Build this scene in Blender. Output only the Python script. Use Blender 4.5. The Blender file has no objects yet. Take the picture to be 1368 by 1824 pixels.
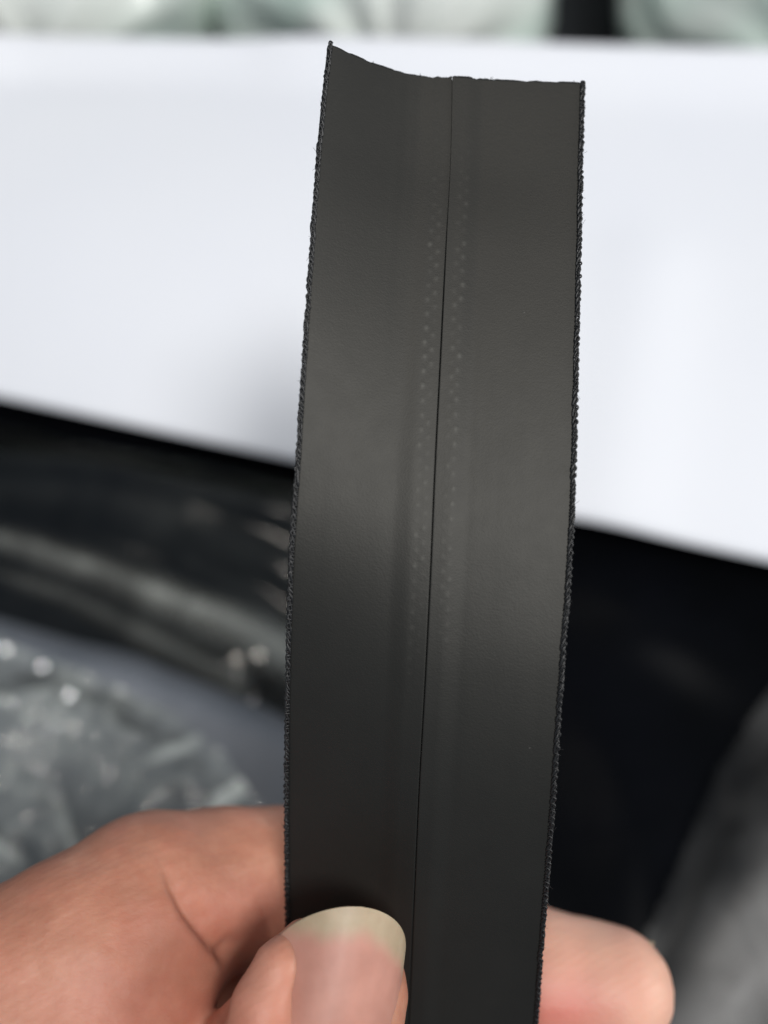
import bpy, math, random
import numpy as np
from mathutils import Matrix, Vector, Euler

# ------------------------------------------------------------------ camera
S = bpy.context.scene
FPX = 1750.0                      # focal length measured in photo pixels (photo is 1368 x 1824)
PITCH = math.radians(65)          # looking down
CAM = np.array([0.0, -0.085, 0.200])
cam_d = bpy.data.cameras.new("camera")
cam = bpy.data.objects.new("camera", cam_d)
S.collection.objects.link(cam)
cam.location = CAM
cam.rotation_euler = (math.pi / 2 - PITCH, 0, 0)
cam_d.sensor_fit = 'HORIZONTAL'
cam_d.sensor_width = 36.0
cam_d.lens = 36.0 * FPX / 1368.0
cam_d.clip_start = 0.005
cam_d.clip_end = 60
cam_d.dof.use_dof = True
cam_d.dof.focus_distance = 0.1035
cam_d.dof.aperture_fstop = 12.0
S.camera = cam

# ------------------------------------------------------------------ light
W = bpy.data.worlds.new("World"); S.world = W; W.use_nodes = True
W.node_tree.nodes['Background'].inputs[0].default_value = (0.60, 0.79, 1.0, 1)
W.node_tree.nodes['Background'].inputs[1].default_value = 0.20

TARGET = Vector((0, 0.0, 0.06))
def area_lamp(name, cam_dir, dist, sx, sy, watts, col):
    """cam_dir: direction to the lamp as (right, up, toward viewer) of the view"""
    sp, cp = math.sin(PITCH), math.cos(PITCH)
    d = Vector((cam_dir[0], cam_dir[1] * sp - cam_dir[2] * cp, cam_dir[1] * cp + cam_dir[2] * sp)).normalized()
    l = bpy.data.lights.new(name, 'AREA'); l.shape = 'RECTANGLE'; l.size = sx; l.size_y = sy
    l.energy = watts; l.color = col
    o = bpy.data.objects.new(name, l); S.collection.objects.link(o)
    o.location = TARGET + d * dist
    o.rotation_euler = (-d).to_track_quat('-Z', 'Y').to_euler()
    return o
area_lamp("ceiling_light", (0.21, 0.11, 0.97), 1.6, 0.40, 0.38, 17.0, (1.0, 0.99, 0.97))
area_lamp("window_light", (1.0, 0.08, 0.28), 1.8, 0.6, 0.6, 16.0, (1.0, 0.98, 0.95))
area_lamp("tube_light", (-0.10, 0.52, 0.84), 2.0, 1.1, 0.05, 8.0, (1.0, 0.92, 0.82))

S.view_settings.view_transform = 'Standard'
S.view_settings.look = 'None'
S.view_settings.exposure = 0.0
S.view_settings.gamma = 1.0
S.render.engine = 'CYCLES'

# ------------------------------------------------------------------ helpers
COL = S.collection
sP, cP = math.sin(PITCH), math.cos(PITCH)
def px(x, y, d):
    """photo pixel and distance in mm -> view coordinates in mm (right, up, away)"""
    return np.array([(x - 684.0) / FPX * d, -(y - 912.0) / FPX * d, d], float)
def to_world(p):
    """view coordinates (mm) -> world (m)"""
    p = np.asarray(p, float) * 0.001
    x, u, z = p[..., 0], p[..., 1], p[..., 2]
    return np.stack([CAM[0] + x, CAM[1] + u * sP + z * cP, CAM[2] + u * cP - z * sP], -1)
def on_plane(x, y, z):
    """world point where the ray of photo pixel x, y meets height z (m)"""
    a = to_world(px(x, y, 1000.0)) - CAM
    return CAM + a * ((z - CAM[2]) / a[2])

def mesh_obj(name, verts, faces, mat, parent=None, smooth=True, attrs=None, origin=None):
    verts = np.asarray(verts, float)
    org = verts.mean(0) if origin is None else np.asarray(origin, float)
    me = bpy.data.meshes.new(name)
    me.from_pydata((verts - org).tolist(), [], [list(map(int, f)) for f in faces])
    if smooth:
        me.polygons.foreach_set('use_smooth', np.ones(len(me.polygons), bool))
    for k, v in (attrs or {}).items():
        at = me.attributes.new(k, 'FLOAT', 'POINT')
        at.data.foreach_set('value', np.asarray(v, np.float32))
    me.materials.append(mat)
    me.update()
    o = bpy.data.objects.new(name, me); COL.objects.link(o)
    o.location = org
    if parent is not None:
        o.parent = parent
        o.location = Vector(org) - parent_world(parent)
    return o
def parent_world(o):
    v = Vector((0, 0, 0))
    while o is not None:
        v += o.location; o = o.parent
    return v
def empty(name, loc):
    o = bpy.data.objects.new(name, None); COL.objects.link(o); o.location = loc
    o.empty_display_size = 0.01
    return o
def tag(o, label, cat, group=None):
    o['label'] = label; o['category'] = cat
    if group: o['group'] = group
    return o
def grid_faces(n, m, closed=False):
    f = []
    for i in range(n - 1):
        for j in range(m if closed else m - 1):
            k = (j + 1) % m
            f.append((i * m + j, i * m + k, (i + 1) * m + k, (i + 1) * m + j))
    return f
def solidify(o, t, off=-1.0):
    m = o.modifiers.new('thickness', 'SOLIDIFY'); m.thickness = t; m.offset = off
    return m
def vnoise(x, y, seed=0):
    """smooth value noise, range -1..1"""
    rng = np.random.RandomState(seed); tab = rng.uniform(-1, 1, (64, 64))
    xi, yi = np.floor(x).astype(int), np.floor(y).astype(int)
    fx, fy = x - xi, y - yi
    fx = fx * fx * fx * (fx * (fx * 6 - 15) + 10); fy = fy * fy * fy * (fy * (fy * 6 - 15) + 10)
    g = lambda a, b: tab[a % 64, b % 64]
    return (g(xi, yi) * (1 - fx) + g(xi + 1, yi) * fx) * (1 - fy) + (g(xi, yi + 1) * (1 - fx) + g(xi + 1, yi + 1) * fx) * fy
def fbm(x, y, seed=0, oct=4):
    s, a = 0, 1.0
    for k in range(oct):
        s = s + a * vnoise(x * 2 ** k + 7.3 * k, y * 2 ** k - 3.1 * k, seed + k); a *= 0.5
    return s
def crinkle(x, y, seed=0, n=260, lo=(-1, -1), hi=(1, 1)):
    """faceted crumple: upper hull of random tilted planes in cells"""
    rng = np.random.RandomState(seed)
    cx = rng.uniform(lo[0], hi[0], n); cy = rng.uniform(lo[1], hi[1], n)
    gx = rng.normal(0, .42, n); gy = rng.normal(0, .42, n)
    best = np.full(x.shape, 1e9); sec = np.full(x.shape, 1e9); hb = np.zeros(x.shape); hs = np.zeros(x.shape)
    for k in range(n):
        dx, dy = x - cx[k], y - cy[k]
        d = dx * dx + dy * dy; h = gx[k] * dx + gy[k] * dy
        c = d < best
        sec = np.where(c, best, np.minimum(sec, d)); hs = np.where(c, hb, np.where(d <= sec, h, hs))
        hb = np.where(c, h, hb); best = np.where(c, d, best)
    t = np.clip((np.sqrt(sec) - np.sqrt(best)) / 0.0014, 0, 1); t = t * t * (3 - 2 * t)
    return hb * (0.5 + 0.5 * t) + hs * (0.5 - 0.5 * t)
def seg_dist(x, y, pts):
    """distance of points to a polyline (signed side left out), and position along it 0..1"""
    best = np.full(x.shape, 1e9); par = np.zeros(x.shape)
    n = len(pts) - 1
    for i in range(n):
        a, b = np.asarray(pts[i]), np.asarray(pts[i + 1]); ab = b - a
        t = np.clip(((x - a[0]) * ab[0] + (y - a[1]) * ab[1]) / (ab @ ab), 0, 1)
        d = np.hypot(x - a[0] - t * ab[0], y - a[1] - t * ab[1])
        m = d < best; best = np.where(m, d, best); par = np.where(m, (i + t) / n, par)
    return best, par
def sstep(a, b, x):
    t = np.clip((x - a) / (b - a), 0, 1); return t * t * (3 - 2 * t)

# ------------------------------------------------------------------ materials
class Mat:
    def __init__(s, name):
        s.m = bpy.data.materials.new(name); s.m.use_nodes = True
        s.nt = s.m.node_tree; s.b = s.nt.nodes['Principled BSDF']
    def node(s, t, **k):
        n = s.nt.nodes.new(t)
        for a, v in k.items():
            if a.startswith('i_'): n.inputs[a[2:].replace('_', ' ')].default_value = v
            else: setattr(n, a, v)
        return n
    def link(s, a, b): s.nt.links.new(a, b)
    def set(s, **k):
        for a, v in k.items(): s.b.inputs[a.replace('_', ' ')].default_value = v
        return s
    def coord(s, scale=(1, 1, 1)):
        t = s.node('ShaderNodeTexCoord'); mp = s.node('ShaderNodeMapping'); mp.inputs['Scale'].default_value = scale
        s.link(t.outputs['Object'], mp.inputs['Vector']); return mp.outputs['Vector']
    def noise(s, scale, detail=4, rough=.55, vec=None, dist=0.0):
        n = s.node('ShaderNodeTexNoise'); n.inputs['Scale'].default_value = scale
        n.inputs['Detail'].default_value = detail; n.inputs['Roughness'].default_value = rough
        n.inputs['Distortion'].default_value = dist
        s.link(vec if vec is not None else s.coord(), n.inputs['Vector']); return n.outputs['Fac']
    def ramp(s, fac, stops):
        r = s.node('ShaderNodeValToRGB'); e = r.color_ramp.elements
        while len(e) < len(stops): e.new(.5)
        for q, (p, c) in zip(e, stops): q.position = p; q.color = (*c, 1) if len(c) == 3 else c
        s.link(fac, r.inputs['Fac']); return r.outputs['Color']
    def mix(s, fac, a, b, mode='MIX'):
        n = s.node('ShaderNodeMix', data_type='RGBA', blend_type=mode)
        if isinstance(fac, (int, float)): n.inputs[0].default_value = fac
        else: s.link(fac, n.inputs[0])
        for i, v in ((6, a), (7, b)):
            if isinstance(v, tuple): n.inputs[i].default_value = (*v, 1)
            else: s.link(v, n.inputs[i])
        return n.outputs[2]
    def bump(s, *hs):
        prev = None
        for h, strength, dist in hs:
            b = s.node('ShaderNodeBump'); b.inputs['Strength'].default_value = strength; b.inputs['Distance'].default_value = dist
            s.link(h, b.inputs['Height'])
            if prev is not None: s.link(prev, b.inputs['Normal'])
            prev = b.outputs['Normal']
        s.link(prev, s.b.inputs['Normal'])
    def attr(s, name):
        a = s.node('ShaderNodeAttribute'); a.attribute_name = name; return a.outputs['Fac']

def m_film():
    m = Mat('coated_film').set(Roughness=.52, IOR=1.465, Specular_Tint=(1.0, .975, .915, 1))
    c = m.ramp(m.noise(160, 5, .6), [(.3, (.0122, .0119, .0108)), (.7, (.0142, .0138, .0124))])
    c = m.mix(m.attr('bump_tint'), c, (.042, .041, .037))  # tops of the tooth bumps tinted lighter
    c = m.mix(m.ramp(m.noise(1700, 1, .4), [(.84, (0, 0, 0)), (.90, (1, 1, 1))]), c, (.09, .09, .085))
    m.link(c, m.b.inputs['Base Color'])
    m.link(m.ramp(m.noise(420, 3), [(.3, (.52,) * 3), (.7, (.54,) * 3)]), m.b.inputs['Roughness'])
    m.bump((m.noise(5200, 2, .5), .30, .00005), (m.noise(1800, 3, .6), .14, .00008))
    return m.m
def m_thread():
    m = Mat('black_thread').set(Roughness=.42)
    m.b.inputs['Base Color'].default_value = (.012, .012, .0125, 1)
    m.bump((m.noise(9000, 2), .4, .00005)); return m.m
def m_plain(name, col, rough, **k):
    m = Mat(name).set(Roughness=rough, **k); m.b.inputs['Base Color'].default_value = (*col, 1); return m

def m_skin():
    m = Mat('skin').set(Roughness=.50, Subsurface_Weight=.32, Subsurface_Scale=.0030, IOR=1.42)
    m.b.inputs['Subsurface Radius'].default_value = (1.0, .33, .18)
    n = m.noise(130, 4, .6); n2 = m.noise(700, 3, .6)
    base = m.ramp(n, [(.30, (.405, .168, .106)), (.55, (.49, .220, .144)), (.75, (.54, .262, .178))])
    base = m.mix(m.ramp(n2, [(.42, (0, 0, 0)), (.72, (.35,) * 3)]), base, (.43, .155, .10))
    base = m.mix(m.attr('lit_skin'), base, (.76, .44, .33))  # light on the fingertip put into the skin colour
    col = m.mix(m.attr('blush'), base, (.62, .17, .135))
    m.link(col, m.b.inputs['Base Color'])
    # ridges of the finger pads and fine skin cells
    w = m.node('ShaderNodeTexWave', wave_type='BANDS', bands_direction='DIAGONAL')
    w.inputs['Scale'].default_value = 330; w.inputs['Distortion'].default_value = 5.0
    w.inputs['Detail'].default_value = 1.0; w.inputs['Detail Scale'].default_value = .25
    m.link(m.coord((1, -1.6, .5)), w.inputs['Vector'])
    v = m.node('ShaderNodeTexVoronoi', feature='DISTANCE_TO_EDGE'); v.inputs['Scale'].default_value = 1100
    m.link(m.coord((1, 1.8, 1)), v.inputs['Vector'])
    m.bump((w.outputs['Fac'], .07, .00015), (v.outputs['Distance'], .22, .00012), (m.noise(2600, 2, .6), .15, .00008), (m.noise(420, 4, .65), .22, .0004))
    return m.m
def m_nail():
    m = Mat('nail').set(Roughness=.47, Subsurface_Weight=.25, Subsurface_Scale=.002, IOR=1.5)
    m.b.inputs['Subsurface Radius'].default_value = (1.0, .4, .25)
    n = m.noise(260, 3, .5)
    bed = m.ramp(n, [(.3, (.45, .21, .16)), (.7, (.55, .265, .205))])
    free = m.ramp(m.noise(330, 3), [(.3, (.37, .295, .19)), (.7, (.45, .365, .245))])
    m.link(m.mix(m.attr('free_edge'), bed, free), m.b.inputs['Base Color'])
    st = m.noise(900, 2, .5, vec=m.coord((1, .08, 1)))
    m.bump((st, .05, .0002), (m.noise(120, 3), .12, .0008)); return m.m

def m_paper():
    m = Mat('white_paper').set(Roughness=.62)
    c = m.ramp(m.noise(9, 3), [(.3, (.81, .825, .88)), (.7, (.84, .85, .89))])
    m.link(c, m.b.inputs['Base Color'])
    m.bump((m.noise(60, 4), .05, .002)); return m.m
def m_roll():
    m = Mat('white_plastic_wrap').set(Roughness=.28, Coat_Weight=.5, Coat_Roughness=.15)
    c = m.ramp(m.noise(16, 4, .55, dist=.6), [(.25, (.62, .79, .70)), (.5, (.82, .87, .82)), (.75, (.87, .88, .85))])
    m.link(c, m.b.inputs['Base Color'])
    m.bump((m.noise(40, 4, .6, dist=1.0), .2, .004)); return m.m
def m_black():
    m = Mat('black_wrapped_cloth').set(Roughness=.7, Coat_Weight=.015, Coat_Roughness=.25, IOR=1.06)
    c = m.ramp(m.noise(26, 4), [(.3, (.0016, .0019, .0023)), (.7, (.0028, .0032, .0046))])
    m.link(c, m.b.inputs['Base Color'])
    m.bump((m.noise(90, 4, .6, vec=m.coord((1, 2.4, 1))), .3, .003)); return m.m
def m_grey():
    m = Mat('blue_grey_cloth').set(Roughness=.6)
    c = m.ramp(m.noise(38, 4), [(.3, (.115, .128, .15)), (.7, (.16, .172, .195))])
    m.link(c, m.b.inputs['Base Color'])
    m.bump((m.noise(70, 4), .3, .003)); return m.m
def m_clear(name, milk, rough, col, ior=1.5, pleat_sheen=False):
    """clear polythene: mostly see-through, a milky part and a glossy skin"""
    m = Mat(name); nt = m.nt
    out = nt.nodes['Material Output']
    tr = m.node('ShaderNodeBsdfTransparent'); tr.inputs[0].default_value = (.95, .96, .955, 1)
    df = m.node('ShaderNodeBsdfDiffuse'); df.inputs[0].default_value = (*col, 1)
    gl = m.node('ShaderNodeBsdfGlossy'); gl.inputs['Roughness'].default_value = rough
    fr = m.node('ShaderNodeFresnel'); fr.inputs['IOR'].default_value = ior
    a = m.node('ShaderNodeMixShader'); b = m.node('ShaderNodeMixShader')
    mk = m.ramp(m.noise(45 if pleat_sheen else 95, 4, .6, dist=.8), [(.3, (milk * .3,) * 3), (.7, (min(1, milk * 1.6),) * 3)])
    if pleat_sheen:
        mk = m.mix(1.0, mk, m.mix(m.attr('pleat_sheen'), (.06, .06, .06), (5, 5, 5)), 'MULTIPLY')  # sheen along the folds painted in as milkier plastic
    m.link(mk, a.inputs[0]); m.link(tr.outputs[0], a.inputs[1]); m.link(df.outputs[0], a.inputs[2])
    m.link(fr.outputs[0], b.inputs[0]); m.link(a.outputs[0], b.inputs[1]); m.link(gl.outputs[0], b.inputs[2])
    m.link(b.outputs[0], out.inputs['Surface']); nt.nodes.remove(m.b)
    return m.m
M = dict(film=m_film(), thread=m_thread(), skin=m_skin(), nail=m_nail(), paper=m_paper(), roll=m_roll(),
         black=m_black(), grey=m_grey(), bag=m_clear('crinkled_polythene', .55, .06, (.47, .495, .475), 1.5, True),
         sheet=m_clear('polythene_sheet', .12, .13, (.40, .41, .38), 1.5, True), film2=m_clear('sheen_polythene', .09, .4, (.42, .41, .40), 1.3, True),
         table=m_plain('dark_table', (.02, .021, .024), .5).m)

# ------------------------------------------------------------------ the setting
tz = -0.085
t = mesh_obj('table_top', [(-1.2, -1.0, tz), (1.2, -1.0, tz), (1.2, 1.4, tz), (-1.2, 1.4, tz),
                           (-1.2, -1.0, tz - .03), (1.2, -1.0, tz - .03), (1.2, 1.4, tz - .03), (-1.2, 1.4, tz - .03)],
             [(0, 1, 2, 3), (7, 6, 5, 4), (0, 4, 5, 1), (1, 5, 6, 2), (2, 6, 7, 3), (3, 7, 4, 0)], M['table'], smooth=False)
t['kind'] = 'structure'

# white paper sheet
def make_sheet():
    ns, nt_ = 90, 60
    V = []
    for i in range(nt_):
        q = i / (nt_ - 1)
        for j in range(ns):
            s = j / (ns - 1); X = -420 + s * 2250
            yb = 688 + X * .2125; yt = 90 + X * .012 + 8e-6 * X * X
            a, b = on_plane(X, yb, 0), on_plane(X, yt, 0)
            p = a + (b - a) * q
            p[2] += .0045 * math.sin(q * math.pi) * (0.6 + .4 * math.sin(s * 4 + 1)) - .006 * (1 - q) ** 4 + .007 * max(0, (q - .86) / .14) ** 2
            V.append(p)
    V = np.array(V)
    x, y = V[:, 0], V[:, 1]
    c0, c1 = on_plane(1150, 480, 0), on_plane(1100, 880, 0)
    d, _ = seg_dist(x, y, [c0[:2], c1[:2]]); V[:, 2] += .0012 * np.exp(-(d / .012) ** 2)
    d, _ = seg_dist(x, y, [on_plane(60, 120, 0)[:2], on_plane(420, 95, 0)[:2]]); V[:, 2] -= .0014 * np.exp(-(d / .012) ** 2)
    V[:, 2] += .0010 * vnoise(x * 14 + 3, y * 14, 5)
    o = mesh_obj('paper_sheet', V, grid_faces(nt_, ns), M['paper']); solidify(o, .0004)
    tag(o, 'large plain white paper sheet spread across behind the zipper strip', 'paper')
make_sheet()

# plastic wrapped rolls beyond the sheet
def make_roll(pxc, R, seed, label, yaw, near=40):
    p0 = on_plane(pxc, 62, 0); p0[1] += .012; p0[2] = -.032
    n, m = 70, 120
    V = []
    Lg = .30
    for i in range(n):
        q = i / (n - 1)
        if q < .35:
            a = q / .35 * math.pi / 2
            along = .045 * (1 - math.cos(a)); rr = math.sin(a) ** .7
        else:
            along = .045 + (q - .35) / .65 * Lg; rr = 1
        for j in range(m):
            th = 2 * math.pi * j / m
            V.append((rr * math.cos(th) * R, along, rr * math.sin(th) * R, th, q))
    V = np.array(V); th, q = V[:, 3], V[:, 4]
    w = .6 * fbm(np.cos(th) * 2.2 + 9 + q * 2, np.sin(th) * 2.2 + 5 + q * 4, seed, 4)
    pl = np.abs(vnoise(th * 3.2 + 11 + q * 1.6, q * 2.5, seed + 9))
    sc = 1 + .035 * w - .05 * pl * (1 - np.abs(q - .3))
    X, Y, Z = V[:, 0] * sc, V[:, 1] + .006 * w, V[:, 2] * sc
    c, s_ = math.cos(yaw), math.sin(yaw)
    P = np.stack([p0[0] + X * c - Y * s_, p0[1] + X * s_ + Y * c, p0[2] + Z], -1)
    F = grid_faces(n, m, True)
    o = mesh_obj('wrapped_roll', P, F, M['roll'])
    tag(o, label, 'roll', 'plastic wrapped rolls behind the paper')
make_roll(-5, .060, 3, 'pale plastic wrapped roll at the far left end above the paper', .10)
make_roll(690, .060, 21, 'pale plastic wrapped roll between the dark gap and the leftmost roll', .02)
make_roll(1525, .060, 34, 'greenish plastic wrapped roll to the right of the dark gap', -.08)

# black cloth bundle under clear wrap
def field(x0, x1, y0, y1, n, m):
    X, Y = np.meshgrid(np.linspace(x0, x1, m), np.linspace(y0, y1, n)); return X.ravel(), Y.ravel()
def path(pts, z): return [on_plane(a, b, z)[:2] for a, b in pts]
def black_height(x, y):
    z = -.021 + .003 * fbm(x * 9 + 2, y * 9 + 1, 11, 3)
    def ridge(pts, w, h, taper=True):
        d, t = seg_dist(x, y, path(pts, -.028))
        k = np.exp(-(d / w) ** 2) * h
        return k * (np.sin(np.clip(t, .0, 1) * math.pi * .94 + .1) ** .5 if taper else 1)
    z = z + ridge([(-100, 860), (220, 900), (420, 940), (620, 1010)], .010, .005)
    z = z + ridge([(1000, 1020), (1150, 1120), (1300, 1200), (1500, 1280)], .012, .004)
    z = z + ridge([(1050, 1300), (1120, 1500), (1150, 1800)], .012, .003)
    return z
def make_black():
    x, y = field(-.26, .26, -.22, .20, 260, 320)
    z = black_height(x, y)
    e = sstep(0, .03, np.minimum(np.minimum(x + .26, .26 - x), np.minimum(y + .22, .20 - y)))
    z = (tz + .002) * (1 - e) + z * e
    o = mesh_obj('cloth_bundle', np.stack([x, y, z], -1), grid_faces(260, 320), M['black']); solidify(o, .002)
    tag(o, 'black folded cloth bundle in shiny wrap lying under the white paper', 'cloth')
make_black()

# blue-grey bundle, lower left, with a crinkled clear bag on it
def edge_line(pts, z): return path(pts, z)
def side_of(x, y, pts):
    """positive below the polyline (towards the viewer)"""
    P = np.array(pts); yy = np.interp(x, P[:, 0], P[:, 1]); return yy - y
def make_grey():
    x, y = field(-.20, .03, -.20, .02, 150, 150)
    ln = path([(-900, 800), (0, 1032), (250, 1104), (500, 1200), (900, 1390)], -.012)
    s = side_of(x, y, ln)
    z = -.030 + .022 * sstep(-.002, .016, s) + .0025 * fbm(x * 22, y * 22 + 4, 41, 3)
    z = np.where(s < -.002, -.034 - .02 * sstep(0, .01, -s - .002), z)
    keep = s > -.012
    F = [f for f in grid_faces(150, 150) if all(keep[v] for v in f)]
    use = sorted({v for f in F for v in f}); mp = {v: i for i, v in enumerate(use)}
    P = np.stack([x, y, z], -1)[use]
    o = mesh_obj('padded_pouch', P, [[mp[v] for v in f] for f in F], M['grey']); solidify(o, .0015)
    tag(o, 'smooth blue grey padded pouch lying below the black cloth at left', 'pouch')
make_grey()
def half_vector(gp, lamp):
    """slope of a facet that mirrors a lamp towards the viewer"""
    L = np.array(bpy.data.objects[lamp].location) - gp; L /= np.linalg.norm(L)
    E = CAM - gp; E /= np.linalg.norm(E); h = L + E
    return -h[0] / h[2], -h[1] / h[2]
def facets(x, y, z, spots, zr, lamp='ceiling_light'):
    """flat patches added to the plastic, tilted to mirror a lamp as glints"""
    for a, b, rad in spots:
        g = on_plane(a, b, zr); sx_, sy_ = half_vector(g, lamp)
        d = np.hypot(x - g[0], y - g[1]); k = 1 - sstep(rad, rad * 1.7, d)
        z0 = z[np.argmin(d)]
        z = z * (1 - k) + (z0 + .0008 + sx_ * (x - g[0]) + sy_ * (y - g[1])) * k
    return z
def make_bag():
    n, m = 420, 420
    x, y = field(-.16, .02, -.17, -.005, n, m)
    ln = path([(-900, 960), (0, 1135), (120, 1178), (300, 1262), (400, 1340), (470, 1440), (640, 1560)], -.004)
    s = side_of(x, y, ln)
    c1 = crinkle(x, y, 7, 500, (-.16, -.17), (.02, 0)); c2 = crinkle(x, y, 8, 2200, (-.16, -.17), (.02, 0))
    wr = 1 - np.abs(fbm(x * 70 + .8 * vnoise(x * 40, y * 40, 5), y * 70 + 3, 66, 3))
    z = -.0068 + .006 * sstep(0, .012, s) + .0013 * wr + .22 * c1 + .08 * c2 + .002 * fbm(x * 30, y * 30, 61, 3)
    pl = .05 + .10 * np.clip(wr, 0, 1) ** 3
    rg = np.random.RandomState(12)
    for k in range(55):
        a = np.array([rg.uniform(-.15, .01), rg.uniform(-.16, -.02)]); an = rg.choice([-.5, .3, 1.2, 2.2]) + rg.normal(0, .35)
        ln_ = rg.uniform(.012, .042); dv_ = np.array([math.cos(an), math.sin(an)]) * ln_; off = np.array([-dv_[1], dv_[0]]) * rg.uniform(-.3, .3)
        d, t_ = seg_dist(x, y, [a, a + dv_ * .5 + off, a + dv_]); w_ = rg.uniform(.0009, .0030)
        gg = np.exp(-(d / w_) ** 2) * np.sin(np.clip(t_, .02, .98) * math.pi)
        z = z + rg.uniform(.4, 1.1) * w_ * gg * rg.choice([1, 1, -1]); pl = np.maximum(pl, rg.uniform(.1, .75) * gg)
    z = np.maximum(z, -.0075 + .0004 * fbm(x * 60, y * 60, 3, 2))
    z = facets(x, y, z, [(8, 1152, .0011), (70, 1182, .0011), (128, 1240, .0012), (180, 1356, .0007), (262, 1318, .0005), (95, 1420, .0008), (45, 1300, .0005), (250, 1388, .0004)], -.004)
    keep = s > 0.0006 * fbm(x * 120, y * 120, 8, 2)
    F = [f for f in grid_faces(n, m) if all(keep[v] for v in f)]
    use = sorted({v for f in F for v in f}); mp = {v: i for i, v in enumerate(use)}
    o = mesh_obj('plastic_bag', np.stack([x, y, z], -1)[use], [[mp[v] for v in f] for f in F], M['bag'], attrs={'pleat_sheen': np.clip(pl, 0, 1)[use]})
    tag(o, 'crinkled clear plastic bag with bright glints on the grey pouch', 'bag')
make_bag()
def make_film():
    n, m = 150, 150
    x, y = field(.015, .15, -.17, -.01, n, m)
    ln = path([(960, 2050), (1090, 1780), (1160, 1640), (1230, 1490), (1300, 1340), (1400, 1190), (1700, 820)], -.015)
    P = np.array(ln); yy = np.interp(x, P[:, 0], P[:, 1], left=-1); s = yy - y
    d2, _ = seg_dist(x, y, path([(1060, 2020), (1190, 1790), (1310, 1620), (1420, 1470), (1650, 1190)], -.015))
    d3, _ = seg_dist(x, y, path([(1230, 1980), (1290, 1820), (1400, 1660)], -.015))
    d4, _ = seg_dist(x, y, path([(1310, 1990), (1350, 1860), (1460, 1700)], -.015))
    z = -.021 + .004 * fbm(x * 25, y * 25, 71, 3) + .009 * np.exp(-(d2 / .011) ** 2) + .004 * np.exp(-(d3 / .006) ** 2) + .004 * np.exp(-(d4 / .006) ** 2)
    z = np.maximum(z, black_height(x, y) + .0012)
    keep = s > 0
    F = [f for f in grid_faces(n, m) if all(keep[v] for v in f)]
    use = sorted({v for f in F for v in f}); mp = {v: i for i, v in enumerate(use)}
    pl = .05 * sstep(.004, .045, s) + .62 * np.exp(-(d2 / .013) ** 2) * sstep(.002, .034, s) + .30 * np.exp(-(d3 / .005) ** 2) + .30 * np.exp(-(d4 / .005) ** 2)  # film's diagonal sheen painted in through its milkiness
    o = mesh_obj('plastic_film', np.stack([x, y, z], -1)[use], [[mp[v] for v in f] for f in F], M['film2'], attrs={'pleat_sheen': np.clip(pl, 0, 1)[use]})
    tag(o, 'loose grey translucent plastic film with folds on black cloth at lower right', 'plastic film')
make_film()
def make_wrap():
    n, m = 340, 460
    x, y = field(-.18, -.004, -.12, .06, n, m)
    up = np.array(path([(-900, 560), (0, 752), (500, 858), (1100, 985)], -.016))
    lo = np.array(path([(-900, 860), (0, 1110), (250, 1180), (500, 1285), (900, 1470)], -.016))
    s1 = np.interp(x, up[:, 0], up[:, 1]) - y + .0012 * fbm(x * 40, y * 40, 2, 2); s2 = y - np.interp(x, lo[:, 0], lo[:, 1])
    z = black_height(x, y) + .0012
    pl = np.full(x.shape, .004)
    def rd(pts, w, h, k):
        d, t = seg_dist(x, y, path(pts, -.016)); w = w * (.45 + .9 * t); g = (.4 + .8 * t) * np.exp(-(d / w) ** 2)
        pl[:] = np.maximum(pl, k * g); return h * g
    z = z + rd([(-120, 925), (60, 975), (230, 1040), (400, 1108), (500, 1165), (640, 1255)], .0040, .006, 1.0)  # wrap's bright streak: sheen on the ridge painted in as milk
    z = z + rd([(-200, 800), (150, 830), (350, 880), (640, 960)], .004, .003, .045)
    z = z + rd([(-200, 860), (150, 890), (330, 940), (640, 1090)], .005, .003, .06)
    z = z + rd([(330, 1000), (440, 1060), (520, 1130), (600, 1200)], .003, .003, .12)
    z = z + rd([(-100, 985), (120, 1060), (260, 1130), (420, 1215)], .0026, .003, .28)
    z = z + rd([(300, 1180), (420, 1190), (470, 1190), (520, 1225)], .003, .003, .2)
    z = z + .00007 * vnoise(x * 110, y * 160 + x * 60, 12) * sstep(-.08, -.03, x)
    z = facets(x, y, z, [(424, 1180, .0015), (464, 1178, .0015), (372, 1108, .0007)], -.016, 'tube_light')
    keep = (s1 > 0) & (s2 > 0)
    F = [f for f in grid_faces(n, m) if all(keep[v] for v in f)]
    use = sorted({v for f in F for v in f}); mp = {v: i for i, v in enumerate(use)}
    o = mesh_obj('plastic_wrap', np.stack([x, y, z], -1)[use], [[mp[v] for v in f] for f in F], M['sheet'], attrs={'pleat_sheen': np.clip(pl, 0, 1)[use]})
    tag(o, 'glossy clear plastic wrap pleated over black cloth left of the zipper strip', 'plastic wrap')
make_wrap()

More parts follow.
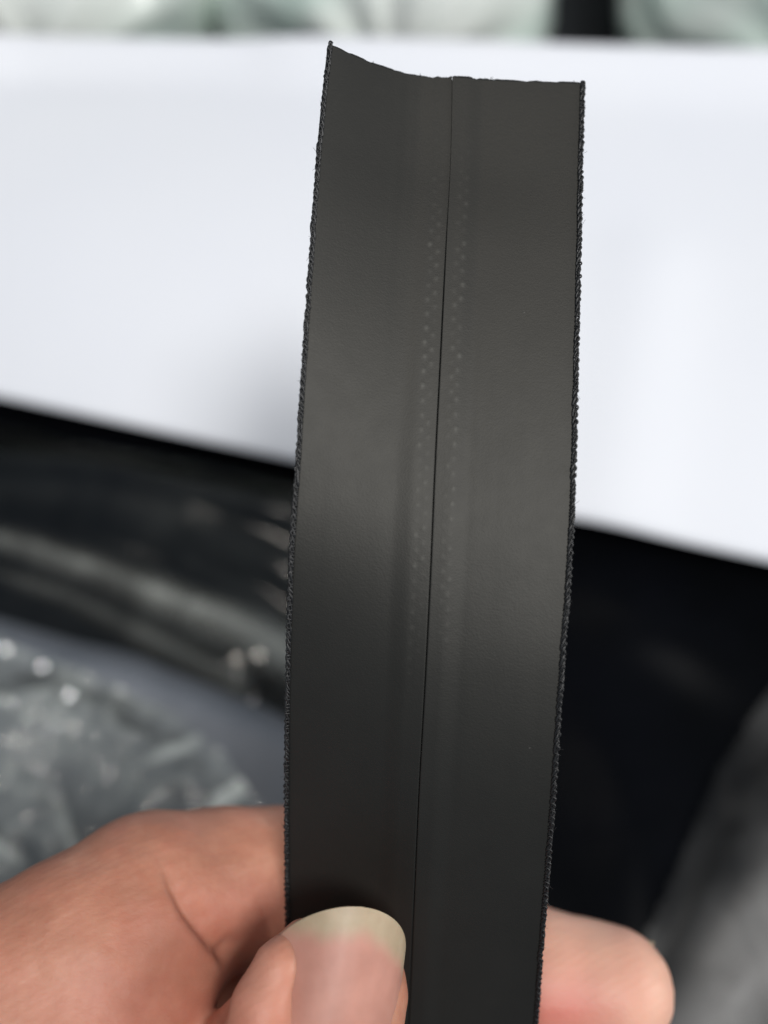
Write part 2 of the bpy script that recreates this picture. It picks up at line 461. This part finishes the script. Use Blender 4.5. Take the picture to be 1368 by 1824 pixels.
# ------------------------------------------------------------------ zipper strip
ROWS = [
 ((585, 75, 104.0), (805, 141, 109.0), (1041, 147, 108.5)),
 ((568, 230, 102.6), (802, 290, 107.0), (1037, 300, 106.3)),
 ((555, 400, 101.3), (794, 440, 104.5), (1034, 455, 104.0)),
 ((540, 620, 99.9), (784, 640, 102.0), (1029, 660, 101.6)),
 ((527, 830, 99.3), (774, 840, 100.3), (1024, 860, 100.0)),
 ((516, 1000, 100.0), (767, 1010, 99.7), (1016, 1020, 99.3)),
 ((510, 1200, 103.2), (758, 1200, 100.4), (1003, 1200, 99.2)),
 ((508, 1400, 107.6), (747, 1400, 103.0), (990, 1400, 100.9)),
 ((509, 1600, 112.2), (738, 1600, 107.4), (974, 1600, 104.8)),
 ((511, 1800, 117.2), (729, 1800, 113.0), (959, 1800, 110.4)),
 ((512, 2050, 125.0), (715, 2050, 121.2), (942, 2050, 118.6))]
def spline(P, t):
    P = np.asarray(P, float); n = len(P)
    Q = np.vstack([2 * P[0] - P[1], P, 2 * P[-1] - P[-2]])
    i = np.clip(np.floor(t).astype(int), 0, n - 2); f = (t - i)[:, None]
    a, b, c, d = Q[i], Q[i + 1], Q[i + 2], Q[i + 3]
    return .5 * (2 * b + (c - a) * f + (2 * a - 5 * b + 4 * c - d) * f ** 2 + (3 * b - a - 3 * c + d) * f ** 3)
RA = np.array(ROWS)
NV = 640
tt = np.linspace(0, len(ROWS) - 1, 4000)
sl = spline(RA[:, 1], tt); slp = np.array([px(*r) for r in sl])
arc = np.concatenate([[0], np.cumsum(np.linalg.norm(np.diff(slp, axis=0), axis=1))])
TOT = arc[-1]
va = np.linspace(0, TOT, NV)                       # mm along the strip
tv = np.interp(va, arc, tt)
Lr, Sr, Rr = spline(RA[:, 0], tv), spline(RA[:, 1], tv), spline(RA[:, 2], tv)
def rows3(a): return np.stack([(a[..., 0] - 684) / FPX * a[..., 2], -(a[..., 1] - 912) / FPX * a[..., 2], a[..., 2]], -1)
def half_surface(E, Sx, side, us):
    """us: 0 at the slit .. 1 at the edge; returns (NV, nu, 3) view mm"""
    k = np.clip(1 - tv / 4.5, 0, 1)[:, None]
    u = us[None, :]
    p = 1 + (.8 * k if side < 0 else .25 * k)
    up = u ** p
    xx = Sx[:, None, 0] + (E[:, None, 0] - Sx[:, None, 0]) * u
    yy = Sx[:, None, 1] + (E[:, None, 1] - Sx[:, None, 1]) * up
    dd = Sx[:, None, 2] + (E[:, None, 2] - Sx[:, None, 2]) * up
    return rows3(np.stack([xx, yy, dd], -1))
def strip_half(side):
    E = Lr if side < 0 else Rr
    um = np.concatenate([np.linspace(.004, .16, 34), np.linspace(.16, .32, 14)[1:], np.linspace(.32, 1, 28)[1:]])
    um = np.concatenate([[0.0012, .003, .006, .010, .016], um[um > .02]]) * .986
    P = half_surface(E, Sr, side, um)
    wid = np.linalg.norm(P[:, -1] - P[:, 0], axis=1).mean() / (um[-1] - um[0])
    s = um * wid                                    # mm from the slit
    du = np.gradient(P, axis=1); dv = np.gradient(P, axis=0)
    N = np.cross(du, dv); N /= np.linalg.norm(N, axis=2, keepdims=True)
    N *= np.sign(-N[..., 2:3])                      # toward the viewer
    vv = va[:, None]; ss = s[None, :]
    band = 3.3 if side < 0 else 2.7
    h = .17 * (1 - sstep(band - 1.3, band + 1.0, ss))         # the covered teeth raise the film
    h = h - .13 * np.exp(-(ss / .055) ** 2) * (.12 + .88 * sstep(10, 34, vv))                   # film rolls into the slit
    # faint lengthwise draw lines beside the teeth
    h = h + .012 * np.sin(ss * 3.3 + .4 * np.sin(vv * .05)) * np.exp(-((ss - 5) / 2.2) ** 2) * np.clip(1 - vv / 60, 0, 1)
    # tooth dimples
    pitch = 1.56; bump_tint = np.zeros_like(h)
    cols = (.90, 1.72) if side < 0 else (1.18, 1.92)
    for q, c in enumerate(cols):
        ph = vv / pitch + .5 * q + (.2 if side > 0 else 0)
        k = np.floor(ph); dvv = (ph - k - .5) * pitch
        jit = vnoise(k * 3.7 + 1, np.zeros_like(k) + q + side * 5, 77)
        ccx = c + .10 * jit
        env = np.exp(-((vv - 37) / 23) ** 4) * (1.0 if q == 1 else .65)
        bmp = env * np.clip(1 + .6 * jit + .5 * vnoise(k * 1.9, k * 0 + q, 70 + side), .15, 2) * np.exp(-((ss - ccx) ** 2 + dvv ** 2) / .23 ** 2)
        h = h + .030 * bmp; bump_tint = bump_tint + bmp
    h = h + .002 * vnoise(vv * .25 + 20, ss * .45, 90 + side) + .006 * vnoise(vv * .04 + 3, ss * 1.1, 95 + side)
    h = h + (.42 if side > 0 else .34) * np.exp(-ss / 3.0) * (1 - sstep(12, 48, vv))
    # cut end is not quite even
    P = P + N * h[..., None]
    cut = .10 * vnoise(s * 1.6, s * 0, 31 + side) + .05 * vnoise(s * 7, s * 0, 33)
    if side < 0: cut = cut + .22 * np.exp(-((s - 2.4) / .5) ** 2)
    dirv = dv[0] / np.linalg.norm(dv[0], axis=1, keepdims=True)
    P[0] -= dirv * (cut * 1.0)[:, None] * -1
    return P, bump_tint
strip = empty('zipper_strip', to_world(px(738, 1800, 114.2)))
tag(strip, 'black coated zipper strip with a centre slit, held upright by a hand', 'zipper')
def tube(ctr, r, sides=7):
    ctr = np.asarray(ctr, float); n = len(ctr)
    T = np.gradient(ctr, axis=0); T /= np.linalg.norm(T, axis=1, keepdims=True) + 1e-12
    ref = np.array([0, 0, 1.0]); A = np.cross(T, ref); A /= np.linalg.norm(A, axis=1, keepdims=True) + 1e-12
    B = np.cross(T, A); r = np.broadcast_to(np.asarray(r, float), (n,))
    th = np.arange(sides) * 2 * math.pi / sides
    V = ctr[:, None] + r[:, None, None] * (np.cos(th)[None, :, None] * A[:, None] + np.sin(th)[None, :, None] * B[:, None])
    return V.reshape(-1, 3), grid_faces(n, sides, True) + [tuple(range(sides))[::-1], tuple((n - 1) * sides + k for k in range(sides))]
def join(parts):
    V, F, o = [], [], 0
    for v, f in parts:
        V.append(v); F += [tuple(i + o for i in q) for q in f]; o += len(v)
    return np.vstack(V), F
rng = np.random.RandomState(4)
for side in (-1, 1):
    P, bump_tint = strip_half(side); n, m = P.shape[:2]
    F = grid_faces(n, m)
    if side < 0: F = [f[::-1] for f in F]
    half = mesh_obj('tape_half', to_world(P.reshape(-1, 3)), [f[::-1] for f in F], M['film'], strip, attrs={'bump_tint': bump_tint.ravel()})
    solidify(half, .00055, -1)
    # twisted selvedge yarn
    E = half_surface(Lr if side < 0 else Rr, Sr, side, np.array([.94, .985]))
    out = E[:, 1] - E[:, 0]; out /= np.linalg.norm(out, axis=1, keepdims=True)
    c0 = E[:, 1]; vf = np.arange(0, TOT, .075)
    ip = lambda A: np.stack([np.interp(vf, va, A[:, k]) for k in range(3)], -1)
    c, ou = ip(c0), ip(out); tn = np.gradient(c, axis=0); tn /= np.linalg.norm(tn, axis=1, keepdims=True)
    nr = np.cross(tn, ou); nr /= np.linalg.norm(nr, axis=1, keepdims=True); nr *= np.sign(-nr[:, 2:3])
    parts = []
    wob = .10 * vnoise(vf * .5, vf * 0, 50 + side)
    for st in range(3):
        ph = vf / 2.3 * 2 * math.pi + st * 2 * math.pi / 3 + 1.6 * vnoise(vf * .6, vf * 0, 55 + side)
        rad = .135 * (1 + .4 * vnoise(vf * 1.5, vf * 0 + st, 57))
        ctr = c + ou * (.02 + wob * .6 + .16 * np.cos(ph))[:, None] + nr * (.02 + .12 * np.sin(ph))[:, None]
        parts.append(tube(ctr, rad, 6))
    # small loops where the weft turns round
    for k in range(int(TOT / .82)):
        s0 = k * .82 + rng.uniform(-.12, .12)
        i = int(np.clip(s0 / .075, 3, len(vf) - 4))
        a = np.linspace(-.6, math.pi + .6, 9); rr = rng.uniform(.25, .36)
        lp = c[i] + np.outer(np.cos(a) * rng.uniform(.18, .32), tn[i]) + np.outer(-.05 + np.sin(a) * rr, ou[i]) + np.outer(.14 + .10 * np.sin(a), nr[i])
        parts.append(tube(lp, .105, 5))
    for k in range(40):
        i = rng.randint(3, len(vf) - 4); ln = rng.uniform(.25, .8)
        d = ou[i] * rng.uniform(.5, 1) + tn[i] * rng.uniform(-.9, .9) + nr[i] * rng.uniform(-.2, .6)
        q = np.linspace(0, 1, 6)[:, None]
        parts.append(tube(c[i] + ou[i] * .12 + d * q * ln + tn[i] * rng.uniform(-.4, .4) * q * q, np.linspace(.022, .012, 6), 4))
    V, F2 = join(parts)
    sv = mesh_obj('selvedge', to_world(V), F2, M['thread'], half); sv['kind'] = 'stuff'
# covered coil behind the slit
cc = slp[np.searchsorted(arc, np.arange(.12, TOT, .25)).clip(0, len(slp) - 1)] + np.array([0, 0, 1.15])
V, F2 = tube(cc, .75, 8)
mesh_obj('zipper_coil', to_world(V), F2, M['thread'], strip)
# frayed ends along the cut
parts = []
topL, topR = half_surface(Lr, Sr, -1, np.linspace(0, .97, 60))[0], half_surface(Rr, Sr, 1, np.linspace(0, .97, 60))[0]
for k in range(15):
    row = topL if k % 2 else topR
    i = min(59, int(abs(rng.normal(0, 11)))) if k < 11 else rng.randint(0, 59)
    p = row[i]; ln = rng.uniform(.25, .75)
    d = np.array([rng.uniform(-.7, .7), 1, rng.uniform(-.4, .2)])
    s = np.linspace(0, 1, 6)[:, None]
    parts.append(tube(p + np.array([0, -.2, .2]) + d * s * ln + np.array([rng.uniform(-.3, .3), 0, 0]) * s * s, np.linspace(.05, .025, 6), 5))
V, F2 = join(parts)
fr = mesh_obj('frayed_threads', to_world(V), F2, M['thread'], strip); fr['kind'] = 'stuff'

# ------------------------------------------------------------------ hand
IDX = [(1086, 1764, 123.5, 7.8), (960, 1742, 124.6, 8.2), (760, 1665, 125.5, 8.6), (500, 1578, 125.0, 9.6), (390, 1580, 121.5, 9.4), (300, 1588, 117.5, 9.0)]
PRX = [(232, 1618, 113, 9.2), (140, 1680, 110, 9.7), (-60, 1800, 106, 10.5), (-300, 2050, 104, 12)]
FLE = [(236, 1760, 110.5, 9.3), (150, 1900, 107, 11.5), (-60, 2150, 106, 13)]
THB = [(603, 1768, 105.8, 7.4), (572, 1825, 105.2, 8.8), (520, 1940, 104, 11.0), (450, 2090, 104, 11.3), (230, 2480, 110, 13)]
PAL = [(-300, 2050, 104, 13), (-250, 2500, 112, 17), (-250, 3000, 120, 20)]
PA2 = [(230, 2480, 110, 13), (0, 2750, 116, 17), (-150, 3050, 120, 20)]
WRI = [(-250, 3000, 120, 20), (-330, 3500, 128, 20)]
MID = [(-270, 2120, 116, 11), (100, 1900, 124, 11), (390, 1812, 131, 10.2), (700, 1930, 135, 8)]
FLD = [(536, 1668, 101.6, 1.9), (496, 1720, 99.6, 2.3), (466, 1790, 98.2, 2.9), (456, 1870, 97.6, 3.6), (475, 1960, 97.6, 4.2)]
RIN = [(-270, 2330, 122, 11), (40, 2330, 133, 9.6), (290, 2400, 137, 8.8), (480, 2500, 134, 7.8)]
LIT = [(-260, 2540, 126, 10), (10, 2560, 135, 8.6), (210, 2620, 138, 7.8), (360, 2690, 135, 7)]
def chain(P, pts):
    d = None
    for a, b in zip(pts[:-1], pts[1:]):
        A, B = px(*a[:3]), px(*b[:3]); AB = B - A
        h = np.clip(((P - A) @ AB) / (AB @ AB), 0, 1)
        q = np.linalg.norm(P - A - h[..., None] * AB, axis=-1) - (a[3] + (b[3] - a[3]) * h)
        d = q if d is None else smin(d, q, 1.2)
    return d
def smin(a, b, k):
    h = np.clip(.5 + .5 * (b - a) / k, 0, 1); return b + (a - b) * h - k * h * (1 - h)
def groove(P, pts, w, depth):
    best = None
    for a, b in zip(pts[:-1], pts[1:]):
        A, B = px(*a), px(*b); AB = B - A
        h = np.clip(((P - A) @ AB) / (AB @ AB), 0, 1)
        q = np.linalg.norm((P - A - h[..., None] * AB)[..., :2], axis=-1)     # across the skin, seen square on
        best = q if best is None else np.minimum(best, q)
    return depth * np.exp(-(best / w) ** 2)
def hand_sdf(P):
    idx = chain(P, IDX)
    prx = smin(chain(P, PRX), chain(P, FLE), 7.0)
    d = smin(idx, prx, 5.5)
    pal = smin(chain(P, PAL), chain(P, PA2), 10); pal = smin(pal, chain(P, WRI), 6)
    for f in (MID, RIN, LIT): pal = smin(pal, chain(P, f), 3)
    d = smin(d, pal, 3.5)
    th = chain(P, THB)
    th = smin(th, chain(P, FLD), 1.6)
    d = smin(d, th, 2.2)
    return d
def detail(P):
    line = [(277, 1490, 108), (284, 1535, 107), (296, 1570, 106), (318, 1615, 105), (348, 1660, 105), (395, 1712, 107)]
    sx = P[:, 0] / P[:, 2] * FPX + 684; sy = 912 - P[:, 1] / P[:, 2] * FPX
    g = groove(P, line, .95, .95) * sstep(1480, 1600, sy)
    LX = np.interp(sy, [q[1] for q in line], [q[0] for q in line])
    inr = sstep(1480, 1620, sy) * (1 - sstep(1690, 1740, sy))
    g = g - .75 * inr * np.exp(-np.abs(LX - sx) / 75) * (sx < LX) + .45 * inr * np.exp(-np.abs(LX - sx) / 60) * (sx > LX)
    g = g + groove(P, [(205, 1600, 102), (212, 1650, 101), (232, 1700, 100)], .6, .10)
    g = g + groove(P, [(120, 1640, 102), (150, 1720, 101), (165, 1790, 100)], .6, .08)
    g = g + groove(P, [(60, 1700, 101), (95, 1760, 100), (110, 1815, 99)], .6, .08)
    return g
def build_hand():
    vs = .45
    lo = np.array([-118., -205., 86.]); hi = np.array([40., -29., 160.])
    n = np.ceil((hi - lo) / vs).astype(int) + 1
    ax = [lo[k] + vs * np.arange(n[k]) for k in range(3)]
    D = np.empty(n, np.float32)
    st = 4                                   # coarse pass, then only the cells near the skin
    C = hand_sdf(np.stack(np.meshgrid(*[a[::st] for a in ax], indexing='ij'), -1))
    D[:] = np.repeat(np.repeat(np.repeat(C, st, 0), st, 1), st, 2)[:n[0], :n[1], :n[2]]
    nz_ = np.argwhere(np.abs(D) < 4.6)
    for s in range(0, len(nz_), 400000):
        q = nz_[s:s + 400000]
        D[q[:, 0], q[:, 1], q[:, 2]] = hand_sdf(lo + vs * q)
    ins = D < 0
    # surface nets
    nx, ny, nz = n
    cnt = np.zeros((nx - 1, ny - 1, nz - 1), np.int32); acc = np.zeros((nx - 1, ny - 1, nz - 1, 3), np.float32)
    corners = [(i, j, k) for i in (0, 1) for j in (0, 1) for k in (0, 1)]
    sub = lambda A, c: A[c[0]:nx - 1 + c[0], c[1]:ny - 1 + c[1], c[2]:nz - 1 + c[2]]
    for a in corners:
        for k in range(3):
            if a[k] == 0:
                b = list(a); b[k] = 1; b = tuple(b)
                da, db = sub(D, a), sub(D, b)
                c = (da < 0) != (db < 0)
                tq = np.where(c, da / np.where(c, da - db, 1), 0)
                for q in range(3):
                    acc[..., q] += np.where(c, a[q] + (tq if q == k else 0), 0)
                cnt += c
    act = cnt > 0
    idn = np.full(act.shape, -1); idn[act] = np.arange(act.sum())
    cell = np.argwhere(act)
    V = lo + vs * (cell + acc[act] / cnt[act][:, None])
    F = []
    for k in range(3):
        a1, a2 = (k + 1) % 3, (k + 2) % 3
        sl_a = [slice(None)] * 3; sl_b = [slice(None)] * 3
        sl_a[k] = slice(0, -1); sl_b[k] = slice(1, None)
        x = ins[tuple(sl_a)] != ins[tuple(sl_b)]
        for e in np.argwhere(x):
            e = e.astype(int)
            if e[a1] == 0 or e[a2] == 0 or e[a1] >= n[a1] - 1 or e[a2] >= n[a2] - 1: continue
            q = []
            for (u, w) in ((0, 0), (-1, 0), (-1, -1), (0, -1)):
                c = e.copy(); c[a1] += u; c[a2] += w; q.append(idn[tuple(c)])
            if min(q) < 0: continue
            F.append(q if ins[tuple(e)] else q[::-1])
    for _ in range(3):                       # settle on the surface, then press the creases in
        g = np.stack([(hand_sdf(V + dx) - hand_sdf(V - dx)) / .1 for dx in np.eye(3) * .05], -1)
        g /= np.linalg.norm(g, axis=1, keepdims=True) + 1e-9
        V = V - g * np.clip(hand_sdf(V), -.35, .35)[:, None]
    V = V - g * (detail(V) * (g[:, 2] < .2))[:, None]
    E = np.array(F); E = np.vstack([E[:, [0, 1]], E[:, [1, 2]], E[:, [2, 3]], E[:, [3, 0]]])
    cn = np.bincount(E.ravel(), minlength=len(V))[:, None]
    for _ in range(4):                       # relax, so that creases run smooth
        a = np.stack([np.bincount(E[:, 0], V[E[:, 1], k], len(V)) + np.bincount(E[:, 1], V[E[:, 0], k], len(V)) for k in range(3)], -1)
        V = .45 * V + .55 * a / cn
    sx, sy = V[:, 0] / V[:, 2] * FPX + 684, 912 - V[:, 1] / V[:, 2] * FPX
    V = V + g * (.10 * fbm(V[:, 0] * .22, V[:, 1] * .22 + V[:, 2] * .2, 15, 3))[:, None]
    bl = .75 * np.exp(-(((sx - 990) / 110) ** 2 + ((sy - 1800) / 70) ** 2)) + .25 * np.exp(-(((sx - 420) / 130) ** 2 + ((sy - 1640) / 90) ** 2)) \
        + .25 * np.exp(-(((sx - 250) / 150) ** 2 + ((sy - 1790) / 90) ** 2)) + .3 * np.exp(-(((sx - 500) / 100) ** 2 + ((sy - 1880) / 90) ** 2))
    lit_skin = .85 * sstep(900, 1010, sx) + .25 * np.exp(-(((sx - 470) / 60) ** 2 + ((sy - 1760) / 90) ** 2))  # lamp light painted on the fingertip; paler patch beside the thumbnail too
    return V, F, np.clip(bl + .08 * vnoise(V[:, 0] * .3, V[:, 1] * .3, 8), 0, 1), np.clip(lit_skin, 0, 1)
HV, HF, HB, HP = build_hand()
# faces come out facing outward in view space, which mirrors when depth points away
hand = mesh_obj('hand', to_world(HV), [f[::-1] for f in HF], M['skin'], attrs={'blush': HB, 'lit_skin': HP}, origin=to_world(px(-250, 3000, 120)))
tag(hand, 'bare hand pinching the zipper strip between thumb and bent index finger', 'hand')

def build_nail(name, t, nrm, tip, Lg, R, spread, rnd, grow, free):
    t = np.array(t); t /= np.linalg.norm(t)
    nrm = np.array(nrm); nrm -= t * (nrm @ t); nrm /= np.linalg.norm(nrm)
    c = np.cross(nrm, t); c *= np.sign(c[0])
    nb, na = 90, 49
    V, fe = [], []
    for i in range(nb):
        b = 1 - (1 - i / (nb - 1)) ** 1.6
        e = max(0, (b - rnd) / (1 - rnd))
        fm = math.asin(math.sin(math.radians(spread)) * math.sqrt(max(0.0006, 1 - e ** 2.2)))
        for j in range(na):
            a = -1 + 2 * j / (na - 1)
            ph = a * fm
            rr = R + grow * (1 - b)
            sag = .034 * (b - .45) ** 2 * Lg
            p = tip - t * Lg * (1 - b) + rr * (math.sin(ph) * c + (math.cos(ph) - 1) * nrm) - nrm * (sag + .25 * (1 - b))
            p = p + nrm * .008 * math.sin(ph * 23 + .6 * math.sin(b * 5)) 
            V.append(p)
            an = ph / math.radians(spread)
            bed = free - .36 * max(0, an) ** 1.6 - .10 * max(0, -an) + .010 * math.sin(an * 9 + 1) + .006 * math.sin(an * 23)
            fe.append(float(.9 * sstep(bed - .06, bed + .09, b)))
    o = mesh_obj(name, to_world(np.array(V)), grid_faces(nb, na), M['nail'], hand, attrs={'free_edge': fe})
    solidify(o, .00045, -1)
build_nail('thumb_nail', (.17, .97, .20), (.30, .05, -1.0), px(648, 1617, 98.8), 17.0, 7.35, 78, .58, .9, .83)
build_nail('fingernail', (.97, -.22, -.02), (.10, .72, .70), px(1158, 1684, 128.6), 12.0, 7.4, 62, .55, .5, .80)
